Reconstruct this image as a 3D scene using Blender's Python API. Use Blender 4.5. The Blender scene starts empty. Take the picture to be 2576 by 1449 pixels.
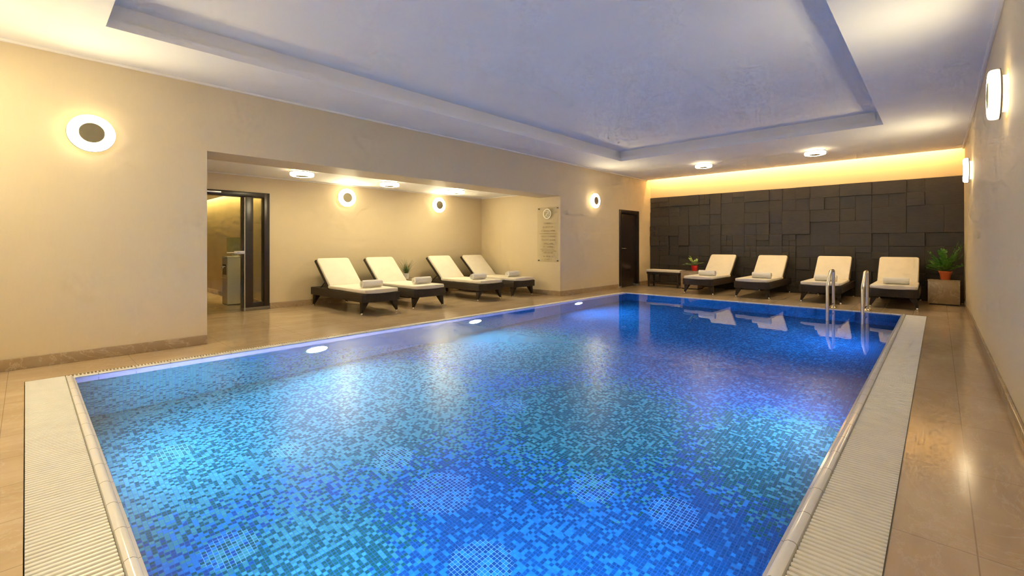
import bpy, bmesh, math, random
from mathutils import Vector, Matrix
PI = math.pi
random.seed(11)
sc = bpy.context.scene
COL = sc.collection

# ------------------------------------------------------------------ helpers
class MB:
    """collects shapes, then links them as ONE mesh object"""
    def __init__(s): s.bm = bmesh.new()
    def box(s, x0, x1, y0, y1, z0, z1, bev=0.0, seg=2):
        r = bmesh.ops.create_cube(s.bm, size=1.0)
        vs = r['verts']
        for v in vs:
            v.co = Vector(((x0+x1)/2+v.co.x*(x1-x0), (y0+y1)/2+v.co.y*(y1-y0), (z0+z1)/2+v.co.z*(z1-z0)))
        if bev > 0:
            es = list({e for v in vs for e in v.link_edges})
            bmesh.ops.bevel(s.bm, geom=es, offset=bev, segments=seg, profile=0.5, affect='EDGES')
        return s
    def quad(s, *pts):
        s.bm.faces.new([s.bm.verts.new(p) for p in pts]); return s
    def lathe(s, prof, n=32, M=None, closed=False):
        """profile of (r, h) around local z; M places it"""
        M = M or Matrix()
        rings = []
        for r, h in prof:
            if r < 1e-6: rings.append([s.bm.verts.new(M @ Vector((0, 0, h)))])
            else: rings.append([s.bm.verts.new(M @ Vector((r*math.cos(2*PI*i/n), r*math.sin(2*PI*i/n), h))) for i in range(n)])
        pairs = list(zip(rings, rings[1:]))
        if closed: pairs.append((rings[-1], rings[0]))
        for a, b in pairs:
            for i in range(n):
                j = (i+1) % n
                f = [a[i % len(a)], a[j % len(a)], b[j % len(b)], b[i % len(b)]]
                u = []
                for v in f:
                    if v not in u: u.append(v)
                if len(u) > 2: s.bm.faces.new(u)
        return s
    def tube(s, path, r, n=12, caps=True):
        path = [Vector(p) for p in path]
        rad = r if isinstance(r, (list, tuple)) else [r]*len(path)
        rings = []; up = None
        for i, p in enumerate(path):
            t = (path[min(i+1, len(path)-1)]-path[max(i-1, 0)]).normalized()
            if up is None:
                up = Vector((0, 0, 1)) if abs(t.z) < .9 else Vector((0, 1, 0))
            sd = t.cross(up).normalized(); up = sd.cross(t).normalized()
            rings.append([s.bm.verts.new(p+rad[i]*(math.cos(2*PI*k/n)*sd+math.sin(2*PI*k/n)*up)) for k in range(n)])
        for a, b in zip(rings, rings[1:]):
            for k in range(n):
                s.bm.faces.new([a[k], a[(k+1) % n], b[(k+1) % n], b[k]])
        if caps:
            s.bm.faces.new(rings[0][::-1]); s.bm.faces.new(rings[-1])
        return s
    def prism(s, outline, fn, d0, d1, bev=0.0, seg=2):
        """extrude a 2D outline between d0 and d1; fn(a, b, d) -> xyz"""
        a = [s.bm.verts.new(fn(p[0], p[1], d0)) for p in outline]
        b = [s.bm.verts.new(fn(p[0], p[1], d1)) for p in outline]
        n = len(outline)
        fs = [s.bm.faces.new(a[::-1]), s.bm.faces.new(b)]
        for i in range(n): s.bm.faces.new([a[i], a[(i+1) % n], b[(i+1) % n], b[i]])
        if bev > 0:
            es = list({e for f in fs for e in f.edges})
            bmesh.ops.bevel(s.bm, geom=es, offset=bev, segments=seg, profile=0.5, affect='EDGES')
        return s
    def taper(s, c0, c1, half0, half1, bev=0.0):
        vs = []
        for c, h in ((c0, half0), (c1, half1)):
            for sx, sy in ((-1, -1), (1, -1), (1, 1), (-1, 1)):
                vs.append(s.bm.verts.new((c[0]+sx*h[0], c[1]+sy*h[1], c[2])))
        q = [(0, 1, 2, 3), (7, 6, 5, 4)] + [(i, i+4, (i+1) % 4+4, (i+1) % 4) for i in range(4)]
        fs = [s.bm.faces.new([vs[i] for i in f]) for f in q]
        if bev > 0:
            es = list({e for f in fs for e in f.edges})
            bmesh.ops.bevel(s.bm, geom=es, offset=bev, segments=2, profile=0.5, affect='EDGES')
        return s
    def build(s, name, mat, parent=None, smooth=35, loc=None):
        bmesh.ops.recalc_face_normals(s.bm, faces=s.bm.faces[:])
        me = bpy.data.meshes.new(name); s.bm.to_mesh(me); s.bm.free()
        mats = mat if isinstance(mat, (list, tuple)) else [mat]
        for m in mats: me.materials.append(m)
        if smooth:
            me.shade_smooth(); me.set_sharp_from_angle(angle=math.radians(smooth))
        o = bpy.data.objects.new(name, me); COL.objects.link(o)
        if parent is not None: o.parent = parent
        if loc: o.location = loc
        return o

def tag(o, label, cat, group=None):
    o['label'] = label; o['category'] = cat
    if group: o['group'] = group
    return o
def thing(name, label, cat, loc=(0, 0, 0), rz=0.0, group=None):
    o = bpy.data.objects.new(name, None); COL.objects.link(o)
    o.empty_display_size = .1
    o.location = loc; o.rotation_euler = (0, 0, rz)
    return tag(o, label, cat, group)
def struct(o): o['kind'] = 'structure'; return o
def dup(root, label, loc, rz=0.0, group=None, rot=None):
    def cp(o, parent):
        c = o.copy(); COL.objects.link(c)
        if parent is not None: c.parent = parent
        for ch in list(o.children): cp(ch, c)
        return c
    r = cp(root, None)
    r.location = loc; r.rotation_euler = rot if rot else (0, 0, rz); r['label'] = label
    if group: r['group'] = group
    return r

# ------------------------------------------------------------------ materials
def mat(name):
    m = bpy.data.materials.new(name); m.use_nodes = True
    nt = m.node_tree; nt.nodes.clear()
    out = nt.nodes.new('ShaderNodeOutputMaterial')
    return m, nt, out
def N(nt, t, **kw):
    n = nt.nodes.new(t)
    for k, v in kw.items(): setattr(n, k, v)
    return n
def L(nt, a, b): nt.links.new(a, b)
def setv(n, **kw):
    for k, v in kw.items(): n.inputs[k.replace('_', ' ')].default_value = v
def math_(nt, op, a, b=None, c=None, clamp=False):
    n = N(nt, 'ShaderNodeMath', operation=op, use_clamp=clamp)
    for i, x in enumerate((a, b, c)):
        if x is None: continue
        if isinstance(x, (int, float)): n.inputs[i].default_value = x
        else: L(nt, x, n.inputs[i])
    return n.outputs[0]
def mixc(nt, f, a, b, bt='MIX'):
    n = N(nt, 'ShaderNodeMix', data_type='RGBA', blend_type=bt)
    for i, x in ((0, f), (6, a), (7, b)):
        if isinstance(x, (int, float)): n.inputs[i].default_value = x
        elif isinstance(x, tuple): n.inputs[i].default_value = (*x, 1)
        else: L(nt, x, n.inputs[i])
    return n.outputs[2]
def pos(nt): return N(nt, 'ShaderNodeNewGeometry').outputs['Position']
def objco(nt): return N(nt, 'ShaderNodeTexCoord').outputs['Object']
def mapped(nt, v, scale):
    n = N(nt, 'ShaderNodeMapping'); L(nt, v, n.inputs['Vector']); n.inputs['Scale'].default_value = scale
    return n.outputs[0]
def noise(nt, v, scale=5, detail=3, rough=.5):
    n = N(nt, 'ShaderNodeTexNoise'); L(nt, v, n.inputs['Vector']); setv(n, Scale=scale, Detail=detail, Roughness=rough)
    return n.outputs[0]
def ramp(nt, f, stops):
    n = N(nt, 'ShaderNodeValToRGB'); L(nt, f, n.inputs[0])
    e = n.color_ramp.elements
    while len(e) < len(stops): e.new(.5)
    for i, (p, c) in enumerate(stops):
        e[i].position = p; e[i].color = (*c, 1) if len(c) == 3 else c
    return n.outputs[0]
def bump(nt, h, strength, dist=.01):
    n = N(nt, 'ShaderNodeBump'); L(nt, h, n.inputs['Height']); setv(n, Strength=strength, Distance=dist)
    return n.outputs[0]
def bsdf(nt, out, color, rough=.5, metal=0., normal=None, spec=.5, coat=0.):
    b = N(nt, 'ShaderNodeBsdfPrincipled')
    for k, x in (('Base Color', color), ('Roughness', rough)):
        if isinstance(x, tuple): b.inputs[k].default_value = (*x, 1)
        elif isinstance(x, (int, float)): b.inputs[k].default_value = x
        else: L(nt, x, b.inputs[k])
    b.inputs['Metallic'].default_value = metal
    b.inputs['Specular IOR Level'].default_value = spec
    b.inputs['Coat Weight'].default_value = coat
    if normal is not None: L(nt, normal, b.inputs['Normal'])
    L(nt, b.outputs[0], out.inputs[0]); return b
def simple(name, color, rough=.5, metal=0., var=.06, scale=8, spec=.5, bmp=0.):
    m, nt, out = mat(name)
    n = noise(nt, objco(nt), scale, 3)
    lo = tuple(c*(1-var) for c in color); hi = tuple(min(1, c*(1+var)) for c in color)
    c = ramp(nt, n, [(.3, lo), (.7, hi)])
    nm = bump(nt, noise(nt, objco(nt), scale*12, 3), bmp, .004) if bmp else None
    bsdf(nt, out, c, rough, metal, nm, spec); return m
def emit(name, color, strength):
    m, nt, out = mat(name)
    e = N(nt, 'ShaderNodeEmission'); e.inputs[0].default_value = (*color, 1); e.inputs[1].default_value = strength
    L(nt, e.outputs[0], out.inputs[0]); return m

LAMP = 15.5
LAMP_C = (1.0, .85, .50)
REAR = 2.5
REAR_C = (1.0, .70, .32)
POOL_L = 132.0
POOL_C = (.42, .42, 1.0)
SLOT = 13.0
SLOT_C = (1.0, .62, .23)

def m_wallpaper():
    m, nt, out = mat('beige_wallpaper')
    p = pos(nt)
    a = noise(nt, mapped(nt, p, (34, 34, 5)), 2.0, 4, .6)
    b = noise(nt, p, 1.1, 3)
    c = ramp(nt, a, [(.3, (.715, .595, .39)), (.7, (.73, .61, .403))])
    c = mixc(nt, math_(nt, 'MULTIPLY', b, .35), c, (.65, .54, .36))
    bsdf(nt, out, c, .55, 0, bump(nt, a, .08, .002), .35); return m
def m_plaster():
    m, nt, out = mat('white_plaster')
    n = noise(nt, pos(nt), 2.0, 3)
    bsdf(nt, out, ramp(nt, n, [(.3, (.86, .855, .845)), (.7, (.89, .885, .875))]), .7, 0, None, .3); return m
def m_stone(name='deck_stone', sx=.60, sy=.30, tiles=True, k_=1.07):
    m, nt, out = mat(name)
    p = pos(nt)
    big = noise(nt, mapped(nt, p, (2.2, .8, 2.2)), 1.6, 5, .6)
    c = ramp(nt, big, [(.28, tuple(k_*x for x in (.46, .325, .185))), (.5, tuple(k_*x for x in (.565, .415, .255))), (.74, tuple(k_*x for x in (.67, .525, .355)))])
    st = noise(nt, mapped(nt, p, (22, 1.4, 8)), 1.5, 4, .65)
    c = mixc(nt, math_(nt, 'MULTIPLY', st, .45), c, tuple(k_*x for x in (.45, .315, .18)))
    # pale wandering veins
    w = N(nt, 'ShaderNodeTexNoise'); L(nt, mapped(nt, p, (1.6, .9, 1.6)), w.inputs['Vector']); setv(w, Scale=1.7, Detail=6, Roughness=.7, Distortion=1.2)
    d = math_(nt, 'ABSOLUTE', math_(nt, 'SUBTRACT', w.outputs[0], .5))
    v = math_(nt, 'SUBTRACT', 1.0, math_(nt, 'MULTIPLY', d, 60), clamp=True)
    v = math_(nt, 'MULTIPLY', v, math_(nt, 'MULTIPLY', noise(nt, p, 1.1, 2), .75))
    c = mixc(nt, v, c, (.72, .60, .44))
    nm = None; rough = math_(nt, 'ADD', .10, math_(nt, 'MULTIPLY', st, .12))
    if tiles:
        sep = N(nt, 'ShaderNodeSeparateXYZ'); L(nt, p, sep.inputs[0])
        def joint(ax, size, off, wd):
            f = math_(nt, 'FRACT', math_(nt, 'DIVIDE', math_(nt, 'ADD', sep.outputs[ax], off), size))
            return math_(nt, 'GREATER_THAN', math_(nt, 'ABSOLUTE', math_(nt, 'SUBTRACT', f, .5)), .5-wd/size)
        j = math_(nt, 'MAXIMUM', joint(0, .40, 7.9, .0022), joint(1, .80, 4.1, .0022))
        cell = N(nt, 'ShaderNodeCombineXYZ')
        L(nt, math_(nt, 'FLOOR', math_(nt, 'DIVIDE', math_(nt, 'ADD', sep.outputs[0], 7.9), .40)), cell.inputs[0])
        L(nt, math_(nt, 'FLOOR', math_(nt, 'DIVIDE', math_(nt, 'ADD', sep.outputs[1], 4.1), .80)), cell.inputs[1])
        wn = N(nt, 'ShaderNodeTexWhiteNoise'); L(nt, cell.outputs[0], wn.inputs['Vector'])
        c = mixc(nt, math_(nt, 'MULTIPLY', wn.outputs[0], .30), c, (.60, .46, .30))
        c = mixc(nt, math_(nt, 'MULTIPLY', j, .45), c, (.16, .11, .07))
    bsdf(nt, out, c, rough, 0, nm, .5); return m
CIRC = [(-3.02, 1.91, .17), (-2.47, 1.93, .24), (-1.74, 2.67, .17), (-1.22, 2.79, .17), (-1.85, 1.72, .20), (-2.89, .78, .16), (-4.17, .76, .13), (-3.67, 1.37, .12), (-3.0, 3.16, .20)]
def m_mosaic():
    m, nt, out = mat('pool_mosaic')
    T = .0235; ZB_ = -1.21
    p = pos(nt)
    sc_ = N(nt, 'ShaderNodeVectorMath', operation='SCALE'); L(nt, p, sc_.inputs[0]); sc_.inputs['Scale'].default_value = 1/T
    fl = N(nt, 'ShaderNodeVectorMath', operation='FLOOR'); L(nt, sc_.outputs[0], fl.inputs[0])
    wn = N(nt, 'ShaderNodeTexWhiteNoise'); L(nt, fl.outputs[0], wn.inputs['Vector'])
    wn2 = N(nt, 'ShaderNodeTexWhiteNoise'); wn2.noise_dimensions = '4D'; L(nt, fl.outputs[0], wn2.inputs['Vector']); wn2.inputs['W'].default_value = 3.7
    dens = noise(nt, p, .8, 2)
    sx_ = N(nt, 'ShaderNodeSeparateXYZ'); L(nt, p, sx_.inputs[0])
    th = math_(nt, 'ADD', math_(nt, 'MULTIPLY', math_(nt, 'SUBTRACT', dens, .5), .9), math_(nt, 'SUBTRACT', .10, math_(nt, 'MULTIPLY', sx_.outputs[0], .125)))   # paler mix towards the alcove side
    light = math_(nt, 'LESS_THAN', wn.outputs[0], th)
    # zones of green glass tiles
    def zone(x, y, r0, r1):  # round fields on the pool floor
        d = N(nt, 'ShaderNodeVectorMath', operation='DISTANCE'); L(nt, p, d.inputs[0]); d.inputs[1].default_value = (x, y, ZB_)
        mr = N(nt, 'ShaderNodeMapRange', interpolation_type='SMOOTHSTEP'); L(nt, d.outputs['Value'], mr.inputs[0])
        mr.inputs[1].default_value = r0; mr.inputs[2].default_value = r1; mr.inputs[3].default_value = 1; mr.inputs[4].default_value = 0
        return mr.outputs[0]
    g = None
    for z in ((-4.7, .6, .9, 2.3), (-.75, 3.9, .35, 1.2), (-2.3, 3.5, .3, 1.6), (-2.55, 1.1, .1, .9), (-4.1, 2.2, .7, 1.9), (-4.2, 4.6, .5, 1.9)):
        zz = zone(*z); g = zz if g is None else math_(nt, 'MAXIMUM', g, zz)
    g = math_(nt, 'GREATER_THAN', math_(nt, 'ADD', math_(nt, 'MULTIPLY', g, .85), math_(nt, 'MULTIPLY', noise(nt, p, 2.5, 2), .25)), math_(nt, 'ADD', .25, math_(nt, 'MULTIPLY', wn2.outputs[0], .6)))
    dark = mixc(nt, g, (.002, .062, .145), (.003, .100, .064))
    lite = mixc(nt, g, (.009, .175, .315), (.04, .27, .19))
    c = mixc(nt, light, dark, lite)
    br = math_(nt, 'ADD', .82, math_(nt, 'MULTIPLY', wn2.outputs[0], .36))
    hs = N(nt, 'ShaderNodeHueSaturation'); L(nt, c, hs.inputs['Color']); L(nt, br, hs.inputs['Value']); c = hs.outputs[0]
    fr = N(nt, 'ShaderNodeVectorMath', operation='FRACTION'); L(nt, sc_.outputs[0], fr.inputs[0])
    sep = N(nt, 'ShaderNodeSeparateXYZ'); L(nt, fr.outputs[0], sep.inputs[0])
    gr = None
    for i in range(3):
        e = math_(nt, 'GREATER_THAN', math_(nt, 'ABSOLUTE', math_(nt, 'SUBTRACT', sep.outputs[i], .5)), .445)
        gr = e if gr is None else math_(nt, 'MAXIMUM', gr, e)
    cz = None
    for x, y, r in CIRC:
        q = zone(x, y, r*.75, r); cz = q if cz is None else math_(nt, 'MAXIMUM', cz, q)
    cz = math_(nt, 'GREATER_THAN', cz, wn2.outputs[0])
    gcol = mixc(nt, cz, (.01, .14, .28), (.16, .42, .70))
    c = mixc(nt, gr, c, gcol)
    bsdf(nt, out, c, .5, 0, None, .08); return m
def m_water():
    m, nt, out = mat('pool_water')
    g = N(nt, 'ShaderNodeBsdfRefraction'); g.inputs['Color'].default_value = (.80, .96, 1.0, 1); g.inputs['Roughness'].default_value = 0.0; g.inputs['IOR'].default_value = 1.33
    gl = N(nt, 'ShaderNodeBsdfGlossy'); 
    sp = N(nt, 'ShaderNodeSeparateXYZ'); L(nt, pos(nt), sp.inputs[0])
    ry = N(nt, 'ShaderNodeMapRange', interpolation_type='SMOOTHSTEP'); L(nt, sp.outputs[1], ry.inputs[0])   # overflow ripples calm down towards the far end
    for i, v in ((1, 3.6), (2, 6.2), (3, .32), (4, .012)): ry.inputs[i].default_value = v
    L(nt, ry.outputs[0], gl.inputs['Roughness'])
    fr = N(nt, 'ShaderNodeFresnel'); fr.inputs[0].default_value = 1.33
    mx = N(nt, 'ShaderNodeMixShader'); L(nt, fr.outputs[0], mx.inputs[0]); L(nt, g.outputs[0], mx.inputs[1]); L(nt, gl.outputs[0], mx.inputs[2])
    p = pos(nt)
    h = math_(nt, 'ADD', noise(nt, p, 2.2, 2), math_(nt, 'MULTIPLY', noise(nt, p, 9, 2), .15))
    nm = bump(nt, h, 1.0, .0011)
    for q in (g, gl): L(nt, nm, q.inputs['Normal'])
    L(nt, mx.outputs[0], out.inputs[0]); return m
def m_glass(name, tint=(.93, .97, .95), refl=.10):
    m, nt, out = mat(name)
    t = N(nt, 'ShaderNodeBsdfTransparent'); t.inputs[0].default_value = (*tint, 1)
    g = N(nt, 'ShaderNodeBsdfGlossy'); g.inputs['Roughness'].default_value = .02
    f = N(nt, 'ShaderNodeLayerWeight'); f.inputs[0].default_value = .5
    fr = math_(nt, 'ADD', .04, math_(nt, 'MULTIPLY', math_(nt, 'POWER', f.outputs['Facing'], 5.0), .9))
    mx = N(nt, 'ShaderNodeMixShader'); L(nt, fr, mx.inputs[0]); L(nt, t.outputs[0], mx.inputs[1]); L(nt, g.outputs[0], mx.inputs[2])
    L(nt, mx.outputs[0], out.inputs[0]); return m
def m_wicker():
    m, nt, out = mat('dark_wicker')
    p = objco(nt)
    w1 = N(nt, 'ShaderNodeTexWave', wave_type='BANDS', bands_direction='X'); L(nt, p, w1.inputs['Vector']); setv(w1, Scale=22.0, Distortion=.3)
    w2 = N(nt, 'ShaderNodeTexWave', wave_type='BANDS', bands_direction='Z'); L(nt, p, w2.inputs['Vector']); setv(w2, Scale=26.0, Distortion=.3)
    w3 = N(nt, 'ShaderNodeTexWave', wave_type='BANDS', bands_direction='Y'); L(nt, p, w3.inputs['Vector']); setv(w3, Scale=22.0, Distortion=.3)
    h = math_(nt, 'MULTIPLY', math_(nt, 'MAXIMUM', w1.outputs[1], w3.outputs[1]), w2.outputs[1])
    c = ramp(nt, h, [(.05, (.016, .011, .008)), (.8, (.050, .035, .026))])
    bsdf(nt, out, c, .5, 0, bump(nt, h, .5, .004), .3); return m
def m_cladding():
    m, nt, out = mat('charcoal_relief')
    p = pos(nt)
    g = noise(nt, mapped(nt, p, (3, 3, 26)), 2.5, 4, .6)
    c = ramp(nt, g, [(.3, (.044, .036, .029)), (.7, (.064, .053, .043))])
    bsdf(nt, out, c, .5, 0, bump(nt, g, .25, .003), .4); return m
def m_leaf(name, a, b):
    m, nt, out = mat(name)
    c = ramp(nt, noise(nt, objco(nt), 14, 2), [(.3, a), (.7, b)])
    bsdf(nt, out, c, .35, 0, None, .5); return m

WALLP = m_wallpaper(); PLASTER = m_plaster(); STONE = m_stone(); STONEB = m_stone('table_stone', tiles=False, k_=.72)
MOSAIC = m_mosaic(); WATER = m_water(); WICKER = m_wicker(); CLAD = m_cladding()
CREAM = simple('cream_fabric', (.80, .74, .62), .85, var=.03, bmp=.15)
TOWEL = simple('white_terry', (.80, .77, .72), .95, var=.03, scale=30, bmp=.5)
CHROME = simple('chrome', (.78, .76, .72), .14, 1.0, var=.02)
STEEL = simple('brushed_steel', (.70, .68, .65), .28, 1.0, var=.03)
CERAM = simple('white_ceramic', (.80, .79, .76), .15, var=.02)
PORC = simple('porcelain_grate', (.85, .83, .78), .30, var=.03)
DARKW = simple('dark_wenge', (.022, .014, .010), .30, var=.15, scale=20)
GREYM = simple('grey_metal', (.20, .18, .15), .4, .6)
DISC = simple('bronze_disc', (.22, .19, .12), .4, .4)
PLASTIC = simple('pale_plastic', (.62, .58, .52), .35, var=.02)
RED = simple('red_pot', (.62, .015, .015), .25, var=.03)
TERRA = simple('terracotta_plastic', (.62, .12, .025), .4, var=.05)
SOIL = simple('soil', (.04, .025, .015), .9, var=.3, scale=60)
LEAF = m_leaf('leaf_green', (.05, .16, .015), (.13, .34, .04))
LEAF2 = m_leaf('leaf_pale', (.16, .28, .06), (.36, .48, .16))
STEM = simple('stem_green', (.08, .16, .04), .5)
GRASSM = m_leaf('grass_green', (.05, .10, .02), (.14, .22, .06))
GLASS = m_glass('clear_glass'); BLUEGL = m_glass('bottle_glass', (.72, .82, .74))
SIGNGL = m_glass('sign_glass', (.985, .985, .965))
BROWN = simple('brown_lettering', (.42, .30, .14), .6)
GOLD = simple('cream_emblem', (.95, .90, .74), .4)
LAMP_M = emit('lamp_opal', LAMP_C, LAMP); LAMP_S = emit('lamp_opal_side', (1, .84, .55), 1.5); LAMP_B = emit('lamp_rear', REAR_C, REAR)
LED = emit('pool_led', POOL_C, POOL_L); SLOT_M = emit('led_strip', SLOT_C, SLOT); CORR_M = emit('led_strip_corridor', (1, .74, .32), 28)
def m_coping(col=(.88, .875, .86)):
    m, nt, out = mat('coping_tile')
    p = pos(nt); sep = N(nt, 'ShaderNodeSeparateXYZ'); L(nt, p, sep.inputs[0])
    j = None
    for ax, off in ((0, .06), (1, .074)):
        f = math_(nt, 'FRACT', math_(nt, 'DIVIDE', math_(nt, 'ADD', sep.outputs[ax], 20+off), .25))
        e = math_(nt, 'LESS_THAN', f, .018); 
        g = N(nt, 'ShaderNodeNewGeometry'); s2 = N(nt, 'ShaderNodeSeparateXYZ'); L(nt, g.outputs['Normal'], s2.inputs[0])
        # a joint runs around the piece: skip faces whose normal points along the axis
        e = math_(nt, 'MULTIPLY', e, math_(nt, 'LESS_THAN', math_(nt, 'ABSOLUTE', s2.outputs[ax]), .05))
        j = e if j is None else math_(nt, 'MAXIMUM', j, e)
    bsdf(nt, out, mixc(nt, j, col, (.32, .30, .28)), .12, 0, None, .5); return m
COPING = m_coping()

# ------------------------------------------------------------------ room constants
XL, XR, YF, YN, ZC = -5.92, .345, 12.03, -1.3, 2.88
J1, J2, ZS, XA, ZA = 1.377, 7.833, 2.138, -8.382, 2.253
PL, PR, PN, PF = -5.244, -.425, .275, 9.42
GRO, GRI, GNO = -.134, -.377, -.006
ZW, ZB = -.012, -1.21

# ------------------------------------------------------------------ floor, pool
m = MB()
GLO = PL-.11
def fl(x0, x1, y0, y1, z1=0.0, z0=-.12): m.box(x0, x1, y0, y1, z0, z1)
fl(GRO, XR+.2, YN-.2, PF+.05)                     # beside the pool
fl(XA-.15, GLO, J1-.4, 8.05)                      # alcove side
fl(XL-.2, GLO, YN-.2, J1-.4); fl(XL-.2, GLO, 8.05, PF+.05)
fl(GLO, GRO, YN-.2, GNO)                          # near end
fl(XL-.2, XR+.2, PF+.05, YF+.2)                   # far end
fl(-14.2, XA-.15, .9, 3.1)                        # corridor
struct(m.build('floor', STONE, smooth=0))

m = MB()                                          # basin, seen from inside
b = m
b.quad((PL, PN, ZB), (PR, PN, ZB), (PR, PF, ZB), (PL, PF, ZB))
b.quad((PL, PN, ZB), (PL, PF, ZB), (PL, PF, ZW), (PL, PN, ZW))
b.quad((PR, PN, ZB), (PR, PF, ZB), (PR, PF, ZW), (PR, PN, ZW))
b.quad((PL, PN, ZB), (PR, PN, ZB), (PR, PN, ZW), (PL, PN, ZW))
b.quad((PL, PF, ZB), (PR, PF, ZB), (PR, PF, ZW), (PL, PF, ZW))
bmesh.ops.remove_doubles(m.bm, verts=m.bm.verts[:], dist=1e-5)
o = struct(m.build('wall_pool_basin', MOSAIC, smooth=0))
m = MB()
BD = -.185
m.box(PL-.004, PL+.006, PN, PF, BD, -.004); m.box(PR-.006, PR+.004, PN, PF, BD, -.004); m.box(PL+.006, PR-.006, PN-.004, PN+.006, BD, -.004)
struct(m.build('trim_9', m_coping((.58, .58, .64)), smooth=0))

def coping(name, prof, axis, a0, a1):
    """extrude a (across, z) profile along an axis"""
    m = MB()
    fn = (lambda p, z, d: (p, d, z)) if axis == 'y' else (lambda p, z, d: (d, p, z))
    m.prism(prof, fn, a0, a1)
    return struct(m.build(name, COPING, smooth=40))
def rounded(i, o_):
    """coping profile: i = pool face, o_ = grate side"""
    s = 1 if o_ > i else -1; w = abs(o_-i)
    return [(i, -.06), (i, -.016), (i+s*.006, .000), (i+s*.018, .008), (i+s*(w-.012), .008), (i+s*(w-.003), .003), (o_, -.008), (o_, -.12), (i+s*.01, -.12)]
coping('trim_1', rounded(PR, GRI), 'y', PN-.05, PF+.04)
coping('trim_2', rounded(PN, PN-.045), 'x', PL-.045, PR)
coping('trim_3', [(PL, -.06), (PL, -.004), (PL-.004, 0.0), (PL-.045, 0.0), (PL-.045, -.12), (PL-.01, -.12)], 'y', PN, PF+.04)
coping('trim_4', [(PF, -.06), (PF, -.004), (PF+.004, 0.0), (PF+.05, 0.0), (PF+.05, -.12), (PF+.01, -.12)], 'x', PL, PR)

def grate(name, label, x0, x1, y0, y1, along, pitch=.0285, rib=.019, seams=1.0):
    """ribbed overflow grate: a continuous ribbed band, ribs run across it"""
    prof = []; L_ = (y1-y0) if along == 'y' else (x1-x0); n = int(L_/pitch); st = L_/n
    for i in range(n):
        a = i*st
        prof += [(a+.001, -.016), (a+.0025, -.002), (a+.0055, 0.0), (a+rib-.004, 0.0), (a+rib-.001, -.002), (a+rib, -.016)]
    m = MB(); vs = []
    for a, z in prof:
        if along == 'y': vs.append((m.bm.verts.new((x0, y0+a, z)), m.bm.verts.new((x1, y0+a, z))))
        else: vs.append((m.bm.verts.new((x0+a, y0, z)), m.bm.verts.new((x0+a, y1, z))))
    for a, b in zip(vs, vs[1:]): m.bm.faces.new([a[0], a[1], b[1], b[0]])
    # turn ribs into a solid band with a skirt below
    lo = [(m.bm.verts.new(a.co+Vector((0, 0, -.02-a.co.z))), m.bm.verts.new(b.co+Vector((0, 0, -.02-b.co.z)))) for a, b in vs]
    for i in range(len(vs)-1):
        m.bm.faces.new([vs[i][0], vs[i+1][0], lo[i+1][0], lo[i][0]])
        m.bm.faces.new([vs[i][1], lo[i][1], lo[i+1][1], vs[i+1][1]])
        m.bm.faces.new([lo[i][0], lo[i+1][0], lo[i+1][1], lo[i][1]])
    for k in (0, -1): m.bm.faces.new([vs[k][0], vs[k][1], lo[k][1], lo[k][0]])
    o = m.build(name, PORC, smooth=0)
    return tag(o, label, 'drain grate', 'overflow grates around the pool')
grate('overflow_grate', 'long cream ribbed overflow grate beside the narrow walkway along the plain wall', GRI+.004, GRO-.004, GNO+.01, PF+.03, 'y')
grate('overflow_grate', 'wide cream ribbed overflow grate across the near end of the pool', PL-.105, GRI+.002, GNO+.004, PN-.049, 'x')
grate('overflow_grate', 'thin white toothed overflow grate on the pool edge below the alcove loungers', PL-.105, PL-.049, PN-.045, PF+.03, 'y', .024, .014)
m = MB(); m.box(GLO-.002, GRO+.002, GNO-.002, PN-.045, -.14, -.03); m.box(GRI, GRO+.002, PN-.045, PF+.05, -.14, -.03); m.box(GLO-.002, PL-.045, PN-.045, PF+.05, -.14, -.03)
struct(m.build('floor_gutter', simple('gutter_dark', (.10, .09, .07), .8), smooth=0))
m = MB()                                          # thin stone-coloured metal edge round the walkway grate
m.box(GRO-.004, GRO, GNO, PF+.05, -.03, .002)
struct(m.build('trim_5', simple('edge_strip', (.07, .06, .05), .5), smooth=0))

m = MB(); m.quad((PL, PN, ZW), (PR, PN, ZW), (PR, PF, ZW), (PL, PF, ZW))
o = m.build('water', WATER, smooth=0)
if o.data.polygons[0].normal.z < 0: o.data.flip_normals()
o['kind'] = 'stuff'; o['label'] = 'still clear blue water filling the mosaic swimming pool'; o['category'] = 'water'

# ------------------------------------------------------------------ walls
m = MB()
m.box(XL-.2, XL, YN-.2, J1, -.1, 3.2)
m.box(XL-.57, XL, J1-.0, J2, ZS, 3.2)
struct(m.build('wall_left', WALLP, smooth=0))
m = MB()
m.box(XA-.15, XL, J2, 10.29, -.1, 3.2); m.box(XA-.15, XL, 11.31, YF+.2, -.1, 3.2)
m.box(XA-.15, XL, 10.29, 11.31, 1.995, 3.2); m.box(XA-.15, XL-.10, 10.29, 11.31, -.1, 1.995)
struct(m.build('wall_left_end', WALLP, smooth=0))
m = MB(); m.box(XR, XR+.2, YN-.2, YF+.2, -.1, 3.2); struct(m.build('wall_right', WALLP, smooth=0))
m = MB(); m.box(XL-.2, XR+.2, YF, YF+.2, -.1, 3.2); struct(m.build('wall_far', WALLP, smooth=0))
m = MB(); m.box(XL-.2, XR+.2, YN-.2, YN, -.1, 3.2); struct(m.build('wall_near', WALLP, smooth=0))
DY0, DY1, DZ = 1.50, 2.856, 1.972
m = MB()
m.box(XA-.15, XA, .95, DY0, -.1, 2.4); m.box(XA-.15, XA, DY1, J2, -.1, 2.4); m.box(XA-.15, XA, DY0, DY1, DZ, 2.4)
struct(m.build('wall_alcove_back', WALLP, smooth=0))
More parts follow.
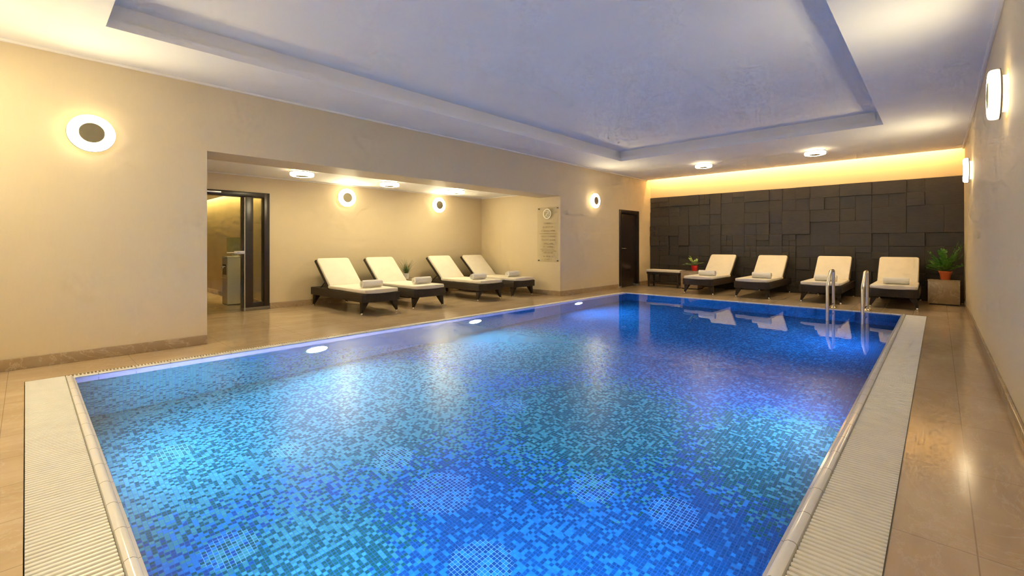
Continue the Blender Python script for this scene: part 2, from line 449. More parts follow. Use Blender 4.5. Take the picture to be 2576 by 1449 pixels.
m = MB(); m.box(XA, XL-.2, .95, 1.10, -.1, 2.4); struct(m.build('wall_alcove_side', WALLP, smooth=0))
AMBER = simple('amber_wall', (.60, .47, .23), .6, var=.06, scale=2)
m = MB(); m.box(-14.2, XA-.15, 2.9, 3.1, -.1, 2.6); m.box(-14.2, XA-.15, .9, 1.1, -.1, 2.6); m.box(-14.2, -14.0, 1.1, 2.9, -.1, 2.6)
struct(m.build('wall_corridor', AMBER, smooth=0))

# ceilings
RX0, RX1, RY0, RY1 = -4.96, -.60, .448, 8.70
m = MB()
def frame_(x0, x1, y0, y1, X0, X1, Y0, Y1, z0, z1):
    m.box(X0, x0, Y0, Y1, z0, z1); m.box(x1, X1, Y0, Y1, z0, z1); m.box(x0, x1, Y0, y0, z0, z1); m.box(x0, x1, y1, Y1, z0, z1)
frame_(RX0, RX1, RY0, RY1, XL, XR, YN, 11.80, ZC, ZC+.07)
s_ = .06
frame_(RX0-s_, RX1+s_, RY0-s_, RY1+s_, XL, XR, YN, 11.80, ZC+.07, ZC+.22)
m.box(XL-.1, XR+.1, YN-.1, YF+.1, ZC+.22, ZC+.32)
m.box(XA, XL-.57, 1.10, J2, ZA, ZA+.1)
m.box(-14, XA-.15, 1.1, 2.77, 2.09, 2.19); m.box(-14, XA-.15, 2.77, 2.9, 2.34, 2.44); m.box(-14, XA-.15, 2.74, 2.77, 2.09, 2.44)
struct(m.build('ceiling', PLASTER, smooth=0))
# light coving along the ceiling edges
def trim(n, mt, boxes):
    m = MB()
    for b in boxes: m.box(*b, bev=.003)
    return struct(m.build('trim_%d' % n, mt))
COVE = simple('cove_white', (.86, .83, .78), .6, var=.02)
trim(6, COVE, [(XL, XL+.03, YN, 11.79, ZC-.022, ZC)])
trim(7, COVE, [(XR-.03, XR, YN, 11.79, ZC-.022, ZC)])
trim(8, COVE, [(XA, XA+.02, 1.1, J2, ZA-.018, ZA), (XA+.02, XL-.57, J2-.02, J2, ZA-.018, ZA)])
# baseboards
BZ, BT = .10, .02
def base(side, boxes):
    m = MB()
    for b in boxes: m.box(*b, 0, BZ, bev=.003)
    struct(m.build('baseboard_'+side, STONEB))
base('left', [(XL, XL+BT, YN, J1), (XL, XL+BT, J2-BT, 10.24), (XL, XL+BT, 11.36, YF-.1)])
base('right', [(XR-BT, XR, YN, 11.9)])
base('alcove', [(XA, XA+BT, 1.1, DY0-.04), (XA, XA+BT, DY1+.01, J2), (XA+BT, XL, J2-BT, J2)])
base('corridor', [(-14, XA-.15, 2.88, 2.9)])

# dark relief cladding on the far wall
m = MB(); rnd = random.Random(5)
def block(x0, x1, z0, z1):
    d = rnd.choice((.016, .026, .036, .046, .058)); e = rnd.uniform(-.004, .004)
    m.box(x0+.001, x1-.001, YF-d, YF+.01, z0+.001, z1-.001, bev=.003, seg=1)
nx, nz = 23, 9; W_ = (XR-XL)/nx; H_ = 2.40/nz; used = set()
def cell(i, k, w, h):
    for a in range(w):
        for b in range(h): used.add((i+a, k+b))
    x0, x1, z0, z1 = XL+i*W_, XL+(i+w)*W_, k*H_, (k+h)*H_
    r = rnd.random()
    if w*h == 1 and r < .16:
        xm, zm = (x0+x1)/2, (z0+z1)/2
        for p, q in ((x0, xm), (xm, x1)):
            for c, d in ((z0, zm), (zm, z1)): block(p, q, c, d)
    elif w*h == 1 and r < .38:
        zm = (z0+z1)/2; block(x0, x1, z0, zm); block(x0, x1, zm, z1)
    else: block(x0, x1, z0, z1)
for k in range(nz):
    for i in range(nx):
        if (i, k) in used: continue
        r = rnd.random(); free = lambda *c: all(0 <= p < nx and 0 <= q < nz and (p, q) not in used for p, q in c)
        if r < .13 and free((i+1, k), (i, k+1), (i+1, k+1)): cell(i, k, 2, 2)
        elif r < .32 and free((i+1, k)): cell(i, k, 2, 1)
        elif r < .40 and free((i, k+1)): cell(i, k, 1, 2)
        else: cell(i, k, 1, 1)
struct(m.build('wall_far_cladding', CLAD, smooth=0))

# hidden light strips
m = MB(); m.box(XL+.02, XR-.02, 11.83, 11.85, 3.00, 3.02)
tag(m.build('cove_light', SLOT_M, smooth=0), 'glowing amber light strip in the ceiling slot above the dark relief wall', 'light')
m = MB(); m.box(-13.9, XA-.2, 2.79, 2.81, 2.28, 2.30)
tag(m.build('cove_light', CORR_M, smooth=0), 'amber light strip hidden along the corridor ceiling behind the glass door', 'light')

# ------------------------------------------------------------------ doors
d1 = struct(bpy.data.objects.new('door_1', None)); COL.objects.link(d1); d1.location = (XL, 10.80, 0)
fy = .505
m = MB(); m.box(-.06, .025, -fy, -fy+.09, .03, 1.993, .003); m.box(-.06, .025, fy-.09, fy, .03, 1.993, .003); m.box(-.0595, .0245, -fy+.085, fy-.085, 1.90, 1.9925, .003)
m.build('door_frame', DARKW, d1)
m = MB(); m.box(-.055, -.015, -fy+.09, fy-.09, .008, 1.90, .002); pn = m.build('door_panel', simple('dark_veneer', (.026, .016, .012), .22, var=.2, scale=6), d1)
m = MB(); m.tube([(-.015, -.36, 1.0), (.035, -.36, 1.0), (.042, -.345, 1.0), (.042, -.23, 1.0)], .009, 10); m.lathe([(0, 0), (.025, 0), (.025, .008), (0, .008)], 20, Matrix.Translation((-.015, -.36, 1.0)) @ Matrix.Rotation(PI/2, 4, 'Y'))
m.build('door_handle', STEEL, pn)
for sy in (-1, 1):
    m = MB(); m.box(-.061, .027, sy*(fy-.046)-.046, sy*(fy-.046)+.046, .0, .05, .002); m.build('kick_plate', STEEL, d1)

d2 = struct(bpy.data.objects.new('door_2', None)); COL.objects.link(d2); d2.location = (XA, 0, 0)
m = MB()
m.box(-.12, .03, DY0, DY0+.07, .05, DZ, .003); m.box(-.12, .03, DY1-.085, DY1, .05, DZ, .003)
m.box(-.12, .03, 2.45, 2.60, .05, DZ-.07, .003); m.box(-.12, .03, DY0+.065, DY1-.08, DZ-.085, DZ, .003); m.box(-.115, .025, 2.53, DY1-.08, .05, .13, .003)
m.build('door_frame', DARKW, d2)
m = MB(); m.box(-.121, .032, 2.45, DY1, .0, .055, .002); m.build('kick_plate', simple('dull_plate', (.22, .19, .15), .4, .5), d2)
m = MB(); m.box(-.05, -.04, 2.53, DY1-.08, .12, DZ-.08); m.build('side_glass', GLASS, d2)
leaf = m = MB(); m.box(.028, .038, DY0+.05, 2.452, .012, DZ-.10); lf = m.build('door_leaf', GLASS, d2); an = math.radians(-4.5); hy_ = DY0+.05
lf.rotation_euler = (0, 0, an); lf.location = (.033*(1-math.cos(an))+hy_*math.sin(an), hy_*(1-math.cos(an))-.033*math.sin(an), 0)
m = MB(); m.box(.026, .04, 2.449, 2.458, .012, DZ-.10, .002); m.build('edge_strip', simple('pale_edge', (.75, .72, .66), .3, var=.02), lf)
m = MB(); m.box(.018, .05, 2.30, 2.452, .945, .995, .004); m.build('lock_case', STEEL, lf)
m = MB(); m.tube([(.048, 2.33, .97), (.075, 2.33, .97), (.085, 2.32, .97), (.085, 2.19, .97)], .009, 10); m.build('door_handle', STEEL, lf)
m = MB(); m.box(.031, .06, 1.56, 2.13, DZ-.052, DZ-.022, .006); m.build('door_closer', STEEL, d2)
# dark inner post beside the opening on the corridor side
# ------------------------------------------------------------------ lamps (local +z points away from the mounting surface)
def lamp_proto():
    t = thing('ring_lamp', '', 'lamp')
    m = MB(); m.lathe([(.11, .006), (.125, .006), (.125, .030), (.11, .030)], 40, closed=True); m.build('rear_diffuser', LAMP_B, t)
    m = MB(); m.lathe([(0, 0), (.05, 0), (.05, .034), (0, .034)], 32); m.build('mount', GREYM, t)
    m = MB(); m.lathe([(0, .032), (.172, .032), (.176, .034), (.176, .040), (.172, .042), (0, .042)], 64); m.build('back_plate', GREYM, t)
    m = MB(); m.lathe([(.052, .0295), (.168, .0295), (.168, .0318), (.052, .0318)], 48, closed=True); m.build('reflector', CERAM, t)
    m = MB(); m.lathe([(.095, .0925), (.105, .094), (.150, .094), (.163, .090), (.170, .082), (.172, .072), (.172, .050), (.168, .042), (.095, .042)], 64, closed=True); o = m.build('opal_ring', [LAMP_M, LAMP_S], t)
    for f in o.data.polygons:
        if f.normal.z < .75: f.material_index = 1
    m = MB(); m.lathe([(0, .0425), (.0945, .0425), (.0945, .0935), (.091, .097), (0, .097)], 48); m.build('centre_disc', DISC, t)
    return t
lp = lamp_proto()
GW = 'round ring wall lamps'; GC = 'round ring ceiling lamps'
RL = (0, PI/2, 0); RRt = (0, -PI/2, 0); RC = (PI, 0, 0)
lp.location = (XL, .429, 2.154); lp.rotation_euler = RL; lp['label'] = 'large glowing ring wall lamp beside the alcove opening near the pool end'; lp['group'] = GW
dup(lp, 'glowing ring wall lamp between the glass notice panel and the dark wooden door', (XL, 9.10, 2.123), rot=RL, group=GW)
dup(lp, 'alcove ring wall lamp above the lounger beside the glass door', (XA, 4.234, 2.002), rot=RL, group=GW)
dup(lp, 'alcove ring wall lamp above the third lounger from the glass door', (XA, 6.446, 2.0), rot=RL, group=GW)
dup(lp, 'ring lamp seen edge-on, high on the plain long wall by the ceiling recess', (XR, 4.65, 2.15), rot=RRt, group=GW)
dup(lp, 'small ring lamp seen edge-on near the corner of the dark relief wall', (XR, 9.15, 2.155), rot=RRt, group=GW)
for x, y, s in ((-7.216, 2.937, 'alcove ceiling ring lamp in front of the glass door sidelight'), (-7.288, 4.525, 'alcove ceiling ring lamp above the gap between the two wall lamps'), (-7.315, 6.119, 'alcove ceiling ring lamp closest to the glass notice panel')):
    dup(lp, s, (x, y, ZA), rot=RC, group=GC)
dup(lp, 'ceiling ring lamp before the dark wall, on the wooden door side', (-3.76, 10.15, ZC), rot=RC, group=GC)
dup(lp, 'ceiling ring lamp before the dark wall, above the pool handrails', (-1.70, 10.15, ZC), rot=RC, group=GC)
# added ring lamps out of view at the near end, for the light level
dup(lp, 'added unseen ring lamp on the plain long wall beside the near pool corner', (XR, .15, 2.15), rot=RRt, group=GW)
for x in (-5.0, -3.2, -1.4):
    dup(lp, 'added unseen ceiling ring lamp over the near end walkway', (x, -.45, ZC), rot=RC, group=GC)
dup(lp, 'added unseen ring lamp on the near end wall by the left wall corner'.replace('left ', ''), (-5.0, YN, 2.15), rot=(-PI/2, 0, 0), group=GW)

# ------------------------------------------------------------------ pool lights
def pool_light(x, y, z, sgn, label, first=[None]):
    if first[0] is None:
        t = thing('pool_light', label, 'underwater light', group='underwater pool lights')
        m = MB(); m.lathe([(.121, .012), (.142, .012), (.155, .004), (.155, .001), (.121, .001)], 40, closed=True); m.build('flange', CHROME, t)
        m = MB(); m.lathe([(0, .001), (.12, .001), (.12, .010), (.09, .014), (0, .017)], 40); m.build('lens', LED, t)
        first[0] = t; t.location = (x, y, z); t.rotation_euler = (0, sgn*PI/2, 0); return t
    return dup(first[0], label, (x, y, z), rot=(0, sgn*PI/2, 0))
PLZ = -.44
for y, s in ((2.30, 'nearest the alcove jamb'), (4.76, 'below the second and third alcove loungers'), (7.53, 'near the glass notice panel')):
    pool_light(PL, y, PLZ, 1, 'glowing white underwater light in the blue pool wall, ' + s.replace('nearest the', 'close to the'))
for y, s in ((1.75, 'near end'), (4.4, 'middle'), (7.53, 'handrail end')):
    pool_light(PR, y, PLZ, -1, 'underwater light in the pool wall under the long grate, ' + s)

for x, s in ((-4.1, 'near the toothed grate corner'), (-1.9, 'near the long grate corner')):  # extra lights added out of sight under the near edge to brighten the basin
    dup(bpy.data.objects['pool_light'], 'added underwater light in the wall under the wide near grate, ' + s, (x, PN, PLZ), rot=(-PI/2, 0, 0))

# ------------------------------------------------------------------ loungers
def lounger_proto():
    t = thing('sun_lounger', '', 'sun lounger')
    W = .335; LN = 1.90
    out = [(-LN, -W+.01), (-LN+.02, -W)]
    out += [(-.05, -W), (-.02, -W+.03)]
    for k in range(-3, 4): out.append((-.02+.02*(1-(k/4)**2), k*.09))
    out += [(-.02, W-.03), (-.05, W), (-LN+.02, W), (-LN, W-.01)]
    m = MB(); m.prism(out, lambda a, b, d: (a, b, d), .205, .335, bev=.008); m.build('frame', WICKER, t)
    co = [(-1.25, -.31), (-.08, -.318), (-.035, -.29)]
    for k in range(-2, 3): co.append((-.02+.008*(1-(k/3)**2), k*.11))
    co += [(-.035, .29), (-.08, .318), (-1.25, .31)]
    m = MB(); m.prism(co, lambda a, b, d: (a, b, d), .337, .398, bev=.018, seg=3); m.build('seat_cushion', CREAM, t)
    A = math.radians(41.5); ux, uz = -math.cos(A), math.sin(A); nx_, nz_ = math.sin(A), math.cos(A)
    P0 = (-1.235, .352)
    def bk(a, b, d): return (P0[0]+ux*a+nx_*d, b, P0[1]+uz*a+nz_*d)
    ro = [(0.0, -.30), (.66, -.30), (.69, -.285), (.70, -.255), (.70, .255), (.69, .285), (.66, .30), (0.0, .30)]
    m = MB(); m.prism(ro, bk, .002, .062, bev=.02, seg=3); m.build('back_cushion', CREAM, t)
    rf = [(-.01, -.315), (.70, -.315), (.715, -.30), (.715, .30), (.70, .315), (-.01, .315)]
    m = MB(); m.prism(rf, bk, -.032, .0, bev=.006); bf = m.build('backrest_frame', WICKER, t)
    for s in (-1, 1):
        p = Vector(bk(.16, s*.312, -.02)); f = Vector((-1.52, s*.312, .336)); g = Vector((-1.30, s*.312, .336))
        m = MB(); m.tube([p, f+Vector((0, 0, .014)), ], .009, 8); m.build('support_strut', DARKW, t)
    for sx in (0, 1):
        for s in (-1, 1):
            x = -.13 if sx == 0 else -1.80
            ox = .045 if sx == 0 else -.035
            m = MB(); m.taper((x, s*(W-.085), .212), (x+ox*.5, s*(W-.022), .028), (.060, .050), (.015, .014), .004); lg = m.build('leg', WICKER, t)
            m = MB(); m.lathe([(0, 0), (.015, 0), (.020, .005), (.021, .022), (.017, .036), (0, .037)], 16, Matrix.Translation((x+ox*.5, s*(W-.022), 0))); m.build('foot_cap', CHROME, lg)
    return t
lg0 = lounger_proto()
GA = 'wicker sun loungers in the alcove'; GF = 'wicker sun loungers by the dark wall'
al = [(3.86, 'dark wicker sun lounger with cream cushions, first after the glass door in the alcove'),
      (4.81, 'dark wicker sun lounger between the first lounger and the potted grass table'),
      (6.29, 'dark wicker sun lounger just past the potted grass table in the alcove'),
      (7.27, 'last dark wicker sun lounger in the alcove, next to the glass notice panel')]
fa = [(-3.89, 'dark wicker sun lounger beside the red flowerpot table at the dark wall'),
      (-2.80, 'second dark wicker sun lounger from the red flowerpot, at the dark wall'),
      (-1.625, 'dark wicker sun lounger behind the pool handrails'),
      (-.575, 'dark wicker sun lounger next to the stone block with the orange pot')]
NY = 10.10
lg0.location = (-6.40, al[0][0], 0); lg0['label'] = al[0][1]; lg0['group'] = GA
for y, s in al[1:]: dup(lg0, s, (-6.40, y, 0), 0, GA)
for x, s in fa: dup(lg0, s, (x, NY, 0), -PI/2, GF)

# rolled towels: a real spiral sheet
def towel_proto():
    pts = []; turns = 3.2; n = 88
    for i in range(n+1):
        a = i/n*turns*2*PI; r = .010+.0142*a/(2*PI)
        pts.append((math.cos(a)*r, math.sin(a)*r*.96))
    th = .0118
    inner, outer = [], []
    for i, p in enumerate(pts):
        a = i/n*turns*2*PI; q = (math.cos(a), math.sin(a)*.96)
        inner.append(p); outer.append((p[0]+q[0]*th, p[1]+q[1]*th))
    m = MB(); A = []
    for i in range(n+1):
        A.append([m.bm.verts.new((v[0], d, v[1])) for v in (inner[i], outer[i]) for d in (-.175, .175)])
    for a, b in zip(A, A[1:]):
        m.bm.faces.new([a[0], a[1], b[1], b[0]]); m.bm.faces.new([a[2], b[2], b[3], a[3]])
        m.bm.faces.new([a[0], b[0], b[2], a[2]]); m.bm.faces.new([a[1], a[3], b[3], b[1]])
    m.bm.faces.new([A[0][0], A[0][2], A[0][3], A[0][1]]); m.bm.faces.new([A[-1][0], A[-1][1], A[-1][3], A[-1][2]])
    m.lathe([(0, -.17), (.012, -.17), (.012, .17), (0, .17)], 12, Matrix.Rotation(PI/2, 4, 'X'))
    return m.build('rolled_towel', TOWEL, smooth=50)
tw = towel_proto(); TZ = .398+.0645
tws = [('first alcove lounger by the glass door', -6.785, 3.875, 0), ('second alcove lounger, before the potted grass table', -6.77, 4.86, 0),
       ('third alcove lounger from the glass door', -6.775, 6.24, 0), ('alcove lounger beside the glass notice panel', -6.80, 7.28, 0)]
tag(tw, 'white rolled towel lying on the ' + tws[0][0], 'towel', 'rolled towels on the loungers'); tw.location = (tws[0][1], tws[0][2], TZ)
for s, x, y, r in tws[1:]:
    c = tw.copy(); COL.objects.link(c); c.location = (x, y, TZ); c['label'] = 'white rolled towel lying on the ' + s
for s, x in (('lounger beside the red flowerpot table', -3.80), ('second lounger from the red flowerpot', -2.69), ('lounger behind the pool handrails', -1.58), ('lounger beside the orange pot and stone block', -.55)):
    c = tw.copy(); COL.objects.link(c); c.location = (x, NY+.38, TZ); c.rotation_euler = (0, 0, -PI/2); c['label'] = 'white rolled towel lying on the ' + s

# ------------------------------------------------------------------ tables, bench, plants
def stone_block(name, label, x0, x1, y0, y1, z1):
    t = thing(name, label, 'side table', ((x0+x1)/2, (y0+y1)/2, 0), group='stone side tables')
    hx, hy = (x1-x0)/2, (y1-y0)/2
    m = MB(); m.box(-hx+.02, hx-.02, -hy+.02, hy-.02, 0, .03); m.build('plinth', DARKW, t)
    m = MB(); m.box(-hx, hx, -hy, hy, .025, z1-.02, .003); m.build('body', STONEB, t)
    m = MB(); m.box(-hx-.003, hx+.003, -hy-.003, hy+.003, z1-.02, z1, .003); m.build('top', STONEB, t)
    return t
stone_block('stone_table', 'low stone side table with a potted grass between the alcove loungers', -8.34, -7.93, 5.36, 5.75, .385)
stone_block('stone_table', 'low stone side table under the red flowerpot', -4.70, -4.285, 11.18, 11.60, .45)
stone_block('stone_table', 'marbled brown stone block under the orange pot in the corner', -.15, .275, 11.35, 11.77, .455)

t = thing('bench', 'low dark bench with a thin cream cushion in front of the black wall', 'bench', (-5.20, 11.40, 0))
m = MB(); m.box(-.46, .46, -.19, .19, .385, .445, .016, 3); m.build('cushion', CREAM, t)
m = MB(); m.box(-.44, .44, -.175, .175, .335, .384, .004); m.build('seat_frame', WICKER, t)
for sx in (-1, 1):
    for sy in (-1, 1):
        m = MB(); m.taper((sx*.395, sy*.15, .34), (sx*.39, sy*.15, 0), (.024, .024), (.017, .017), .003); m.build('leg', DARKW, t)
m = MB(); m.box(-.39, .39, -.02, .02, .10, .13, .003); m.build('stretcher', DARKW, t)

def leaf_mesh(m, base, d, up, ln, wd, fold=.25):
    """one folded, pointed leaf"""
    d = d.normalized(); sd = d.cross(up).normalized(); nn = sd.cross(d).normalized()
    v = lambda a, b, c: m.bm.verts.new(base+d*(a*ln)+sd*(b*wd)+nn*(c*ln))
    b0 = v(0, 0, 0); m1, m2, m3, m4 = v(.3, 0, .02), v(.65, 0, .0), v(1, 0, -.10), None
    l1, l2, r1, r2 = v(.28, .42, fold*.3), v(.62, .40, fold*.2), v(.28, -.42, fold*.3), v(.62, -.40, fold*.2)
    for f in ((b0, m1, l1), (l1, m1, m2, l2), (l2, m2, m3), (b0, r1, m1), (r1, r2, m2, m1), (r2, m3, m2)): m.bm.faces.new(f)

def stem_plant(name, label, loc, pot, potmat, stems, leafm, r, pot_h, lw, lim=None):
    t = thing(name, label, 'potted plant', loc)
    m = MB(); m.lathe(pot, 36); p = m.build('pot', potmat, t)
    m = MB(); m.lathe([(0, pot_h-.02), (pot[-3][0]-.004, pot_h-.02), (0, pot_h-.012)], 24); m.build('soil', SOIL, p)
    ms = MB(); mf = MB()
    for (ang, lean, ln, droop, n) in stems:
        h = Vector((math.cos(ang), math.sin(ang), 0)); P = Vector((h.x*r.uniform(0, .02), h.y*r.uniform(0, .02), pot_h-.02)); pts = [P.copy()]; th = math.radians(90-lean)
        K = 9
        for k in range(K):
            a = th-math.radians(droop)*(k/K); P = P+(h*math.cos(a)+Vector((0, 0, math.sin(a))))*ln/K; pts.append(P.copy())
        ms.tube(pts, [.0055*(1-.6*i/K) for i in range(K+1)], 6)
        for j in range(n):
            f = .28+.72*j/(n-1); q = f*K; i = min(int(q), K-1); b = pts[i].lerp(pts[i+1], q-i); tg = (pts[i+1]-pts[i]).normalized()
            sd = tg.cross(Vector((0, 0, 1)));
            if sd.length < .05: sd = Vector((-h.y, h.x, 0))
            sd.normalize(); nn = sd.cross(tg)
            s = 1 if j % 2 else -1
            if j == n-1: dr = tg
            else: dr = (tg*.65+sd*s*.75+nn*r.uniform(-.1, .45))
            leaf_mesh(mf, b, dr, nn if abs(dr.normalized().dot(nn)) < .9 else sd, lw*r.uniform(.8, 1.15)*(1-.25*f), lw*.44)
    if lim:   # the plant is squeezed between the wall and the lounger
        for q in (ms, mf):
            for v in q.bm.verts:
                for ax, lo, hi in ((0, lim[0], lim[1]), (1, lim[2], lim[3])):
                    c = v.co[ax]; g = .07
                    if c > hi-g: v.co[ax] = hi-g+g*(1-math.exp(-(c-hi+g)/g))
                    if c < lo+g: v.co[ax] = lo+g-g*(1-math.exp(-(lo+g-c)/g))
    ms.build('stem', STEM, t); mf.build('foliage', leafm, t, smooth=0)
    return t
r = random.Random(3)
# orange pot with a big bushy plant
op = [(0, 0), (.058, 0), (.062, .004), (.082, .128), (.088, .130), (.091, .134), (.091, .160), (.085, .160), (.083, .134), (.07, .125)]
op = [(0, 0), (.060, 0), (.064, .004), (.083, .126), (.091, .130), (.092, .160), (.084, .160), (.080, .13), (.06, .125)]
st = []
for i in range(17):
    a = r.uniform(0, 2*PI); st.append((a, r.uniform(8, 62), r.uniform(.26, .46), r.uniform(5, 40), 17))
for a, le, ln in ((PI+.3, 58, .42), (PI-.2, 70, .40), (PI+.1, 45, .44), (PI-.9, 52, .36), (.05, 30, .42), (-.35, 22, .60), (-.2, 12, .62), (.3, 18, .52), (-PI/2, 48, .34), (-PI/2-.5, 60, .36), (PI+.6, 30, .46)):
    st.append((a, le, ln, 14, 21))
stem_plant('potted_plant', 'bushy green plant in an orange pot on the stone block in the corner', (.085, 11.56, .455), op, TERRA, st, LEAF, r, .150, .080, (-.275, .25, -.30, .34))
rp = [(0, 0), (.064, 0), (.068, .004), (.076, .125), (.079, .128), (.079, .134), (.073, .134), (.070, .11), (.05, .105)]
st = [(PI-.15, 62, .25, 30, 11), (PI+.3, 66, .25, 34, 11), (PI-.5, 30, .26, 30, 11), (PI+.2, 15, .27, 20, 11), (-.1, 45, .22, 40, 11), (.3, 45, .19, 40, 11), (-PI/2, 32, .2, 40, 9), (PI/2, 20, .2, 30, 9), (-.8, 35, .2, 40, 9), (2.6, 50, .22, 60, 10), (.1, 20, .17, 20, 8)]
stem_plant('potted_plant', 'small trailing green plant in a shiny red pot on the stone table', (-4.43, 11.36, .45), rp, RED, st, LEAF2, r, .125, .078)
# white pot with grass
t = thing('potted_grass', 'tufted green grass in a white pot on the alcove stone table', 'potted plant', (-8.14, 5.455, .385))
m = MB(); m.lathe([(0, 0), (.045, 0), (.049, .004), (.060, .112), (.060, .116), (.055, .116), (.053, .10), (.03, .095)], 32); p = m.build('pot', CERAM, t)
m = MB(); m.lathe([(0, .098), (.054, .098), (0, .104)], 20); m.build('soil', SOIL, p)
m = MB()
for i in range(60):
    a = r.uniform(0, 2*PI); ln = r.uniform(.16, .34); le = r.uniform(2, 48); dr = r.uniform(10, 55)
    h = Vector((math.cos(a), math.sin(a), 0)); sd = Vector((-h.y, h.x, 0)); P = h*r.uniform(0, .035)+Vector((0, 0, .10)); K = 6; w = r.uniform(.004, .0065); prev = None
    for k in range(K+1):
        ww = w*(1-(k/K)**1.6)+.0004
        c = [m.bm.verts.new(P+sd*ww), m.bm.verts.new(P+h*.0015), m.bm.verts.new(P-sd*ww)]
        if prev:
            m.bm.faces.new([prev[0], prev[1], c[1], c[0]]); m.bm.faces.new([prev[1], prev[2], c[2], c[1]])
        prev = c; th = math.radians(90-le-dr*(k/K)**1.5); P = P+(h*math.cos(th)+Vector((0, 0, math.sin(th))))*ln/K
m.build('foliage', GRASSM, t)

# ------------------------------------------------------------------ handrails of the pool
def rail_proto():
    t = thing('pool_handrail', '', 'handrail')
    yf, yb, R = -.40, .20, .024
    path = [(0, yf, -.95), (0, yf, -.4), (0, yf, .385), (0, yf+.006, .41), (0, yf+.022, .432)]
    path += [(0, yb-.30, .625), (0, yb-.275, .643), (0, yb-.24, .650), (0, yb-.05, .650), (0, yb-.022, .643), (0, yb-.005, .625), (0, yb, .60), (0, yb, .4), (0, yb, .0)]
    m = MB(); m.tube(path, R, 16); m.build('rail_tube', STEEL, t)
    m = MB(); m.tube([(0, yf, .075), (0, yb, .075)], .012, 10); m.build('brace', CHROME, t)
    m = MB(); m.lathe([(0, 0), (.055, 0), (.055, .006), (.032, .016), (.024, .022), (0, .022)], 28, Matrix.Translation((0, yb, 0))); m.build('flange', CHROME, t)
    return t
hr = rail_proto(); hr['group'] = 'pool handrails'
hr.location = (-1.345, 9.45, 0); hr['label'] = 'chrome pool handrail in front of the third lounger at the dark wall'
dup(hr, 'chrome pool handrail in front of the gap before the last lounger', (-.88, 9.45, 0))

# ------------------------------------------------------------------ glass notice panel
t = thing('notice_panel', 'tall clear glass notice panel with a round emblem on the alcove end wall', 'sign', (-6.24, J2-.002, 1.32))
m = MB(); m.box(-.292, .292, -.030, -.022, -.60, .60, .001, 1); m.build('glass_panel', SIGNGL, t)
for sx in (-1, 1):
    for sz in (-1, 1):
        m = MB(); m.lathe([(0, 0), (.012, 0), (.012, .034), (.009, .038), (0, .038)], 18, Matrix.Translation((sx*.262, 0, sz*.57)) @ Matrix.Rotation(PI/2, 4, 'X')); m.build('standoff_bolt', GREYM, t)
m = MB(); EM = Matrix.Translation((-.012, -.031, .452)) @ Matrix.Rotation(PI/2, 4, 'X')
m.lathe([(.088, 0), (.112, 0), (.112, .006), (.088, .006)], 48, EM, closed=True)
def stroke(pts, w): m.tube([(-.012+p[0], -.034, .452+p[1]) for p in pts], w, 6)
stroke([(-.05, .052), (-.03, .060), (.0, .050), (.03, .060), (.046, .056)], .009)
stroke([(.044, .058), (.0, .0), (-.046, -.056)], .011)
stroke([(-.048, -.056), (-.02, -.046), (.01, -.058), (.04, -.050), (.05, -.04)], .009)
stroke([(.070, .02), (.050, .035), (.034, .018), (.038, -.006), (.056, -.016), (.072, -.004)], .006)
stroke([(-.026, .004), (.034, -.004)], .006)
m.build('emblem', GOLD, t)
m = MB(); rr = random.Random(8)
def zz(py): return .60-(py-160)/1120*1.20
def xx(px): return -.292+(px-110)/430*.584
for py, x0, x1, hh in ((490, 250, 420, .030), (565, 230, 430, .022), (645, 190, 480, .030), (700, 150, 540, .014), (755, 190, 470, .026), (830, 190, 480, .026), (905, 250, 430, .030), (970, 240, 430, .030), (1020, 180, 460, .012), (1055, 190, 500, .012), (1092, 240, 430, .024), (1165, 240, 430, .028), (1230, 270, 410, .030)):
    x = xx(x0); z = zz(py)
    while x < min(xx(x1), .262):
        w = hh*rr.uniform(.45, .75)
        if rr.random() < .16: x += w; continue
        b = hh*.16; k = rr.choice('NEOTLIH')
        def bx(a0, a1, c0, c1): m.box(x+a0*w, x+a1*w, -.0325, -.0305, z+c0*hh, z+c1*hh)
        s = b/w
        if k in 'NHOLE': bx(0, s, -.5, .5)
        if k in 'NHO': bx(1-s, 1, -.5, .5)
        if k in 'EOT': bx(0, 1, .36, .5)
        if k in 'EOL': bx(0, 1, -.5, -.36)
        if k in 'EHN': bx(0, 1, -.07, .07)
        if k in 'TI': bx(.5-s/2, .5+s/2, -.5, .5)
        x += w*1.28
m.build('lettering', BROWN, t, smooth=0)

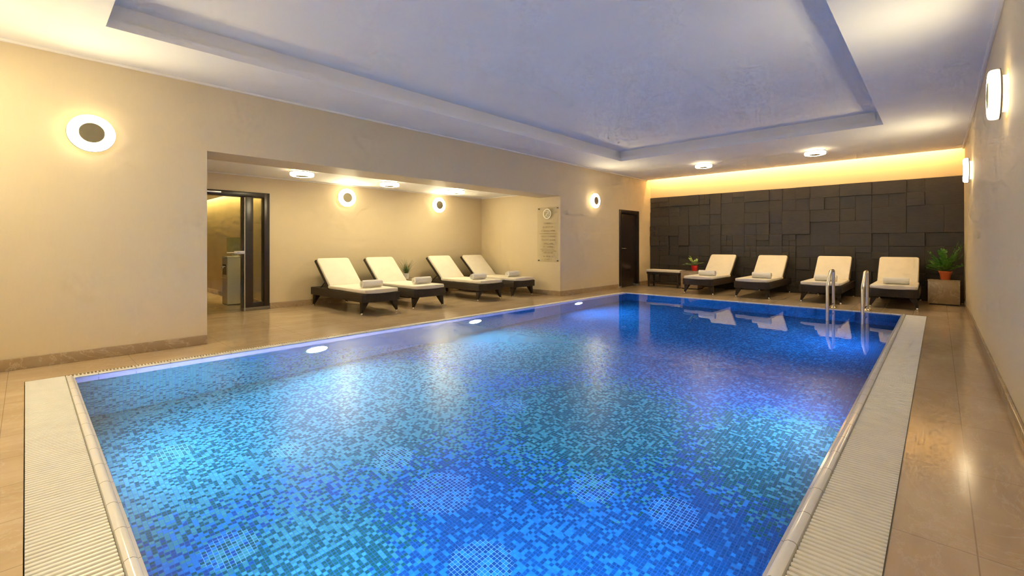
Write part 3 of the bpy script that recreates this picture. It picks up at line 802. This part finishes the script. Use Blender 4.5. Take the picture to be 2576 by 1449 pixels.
# ------------------------------------------------------------------ water dispenser in the corridor
t = thing('water_dispenser', 'pale grey water dispenser standing in the corridor behind the glass door', 'water dispenser', (-9.53, 2.66, 0))
m = MB(); m.box(-.16, .16, -.17, .17, .012, .86, .015, 3); bd = m.build('body', PLASTIC, t)
m = MB(); m.box(-.165, .165, -.175, .175, .855, .885, .010, 3); m.build('top', PLASTIC, t)
m = MB(); m.box(-.15, .15, -.16, .16, 0, .014); m.build('foot_plinth', DARKW, t)
m = MB(); m.box(-.11, .11, -.176, -.165, .55, .74, .004); m.build('tap_recess', simple('recess_dark', (.16, .13, .10), .5), t)
for s in (-1, 1):
    m = MB(); m.tube([(s*.05, -.172, .70), (s*.05, -.205, .70), (s*.05, -.212, .67)], .010, 10); m.build('tap', CERAM, t)
m = MB(); m.box(-.12, .12, -.20, -.165, .48, .50, .004); m.build('drip_tray', PLASTIC, t)
t = thing('water_bottle', 'large clear water bottle upside down on top of the dispenser', 'bottle', (-9.53, 2.66, .885))
m = MB(); m.lathe([(.028, .0), (.03, .02), (.05, .04), (.115, .07), (.135, .095), (.135, .16), (.128, .168), (.135, .176), (.135, .25), (.128, .258), (.135, .266), (.135, .325), (.125, .345), (0, .35)], 40); m.build('bottle', BLUEGL, t)
m = MB(); m.lathe([(.035, 0), (.06, 0), (.06, .022), (.036, .022)], 28, closed=True); m.build('neck_collar', PLASTIC, t)

# ------------------------------------------------------------------ camera, world, render look
cam = bpy.data.cameras.new('camera'); co = bpy.data.objects.new('camera', cam); COL.objects.link(co)
YAW = math.radians(43.126)
co.location = (0, 0, 1.1); co.rotation_euler = (PI/2, 0, YAW)
cam.sensor_fit = 'HORIZONTAL'; cam.sensor_width = 36.0; cam.lens = 1146.61/2576*36
cam.shift_y = -(724.5-615.24)/2576; cam.clip_start = .03; cam.clip_end = 60
sc.camera = co
w = bpy.data.worlds.new('world'); sc.world = w; w.use_nodes = True
w.node_tree.nodes['Background'].inputs[0].default_value = (.01, .01, .012, 1)
w.node_tree.nodes['Background'].inputs[1].default_value = .0
vs = sc.view_settings; vs.view_transform = 'Standard'; vs.look = 'None'; vs.gamma = 1.0; vs.use_curve_mapping = False
vs.exposure = 2.6
cy = sc.cycles
cy.max_bounces = 8; cy.diffuse_bounces = 4; cy.glossy_bounces = 4; cy.transmission_bounces = 4; cy.transparent_max_bounces = 8
cy.use_adaptive_sampling = True; cy.adaptive_threshold = .075; cy.adaptive_min_samples = 14
cy.caustics_refractive = True; cy.caustics_reflective = False
cy.sample_clamp_indirect = 1.8; cy.blur_glossy = 4.0
cy.use_denoising = True
try: cy.denoiser = 'OPENIMAGEDENOISE'
except Exception: pass
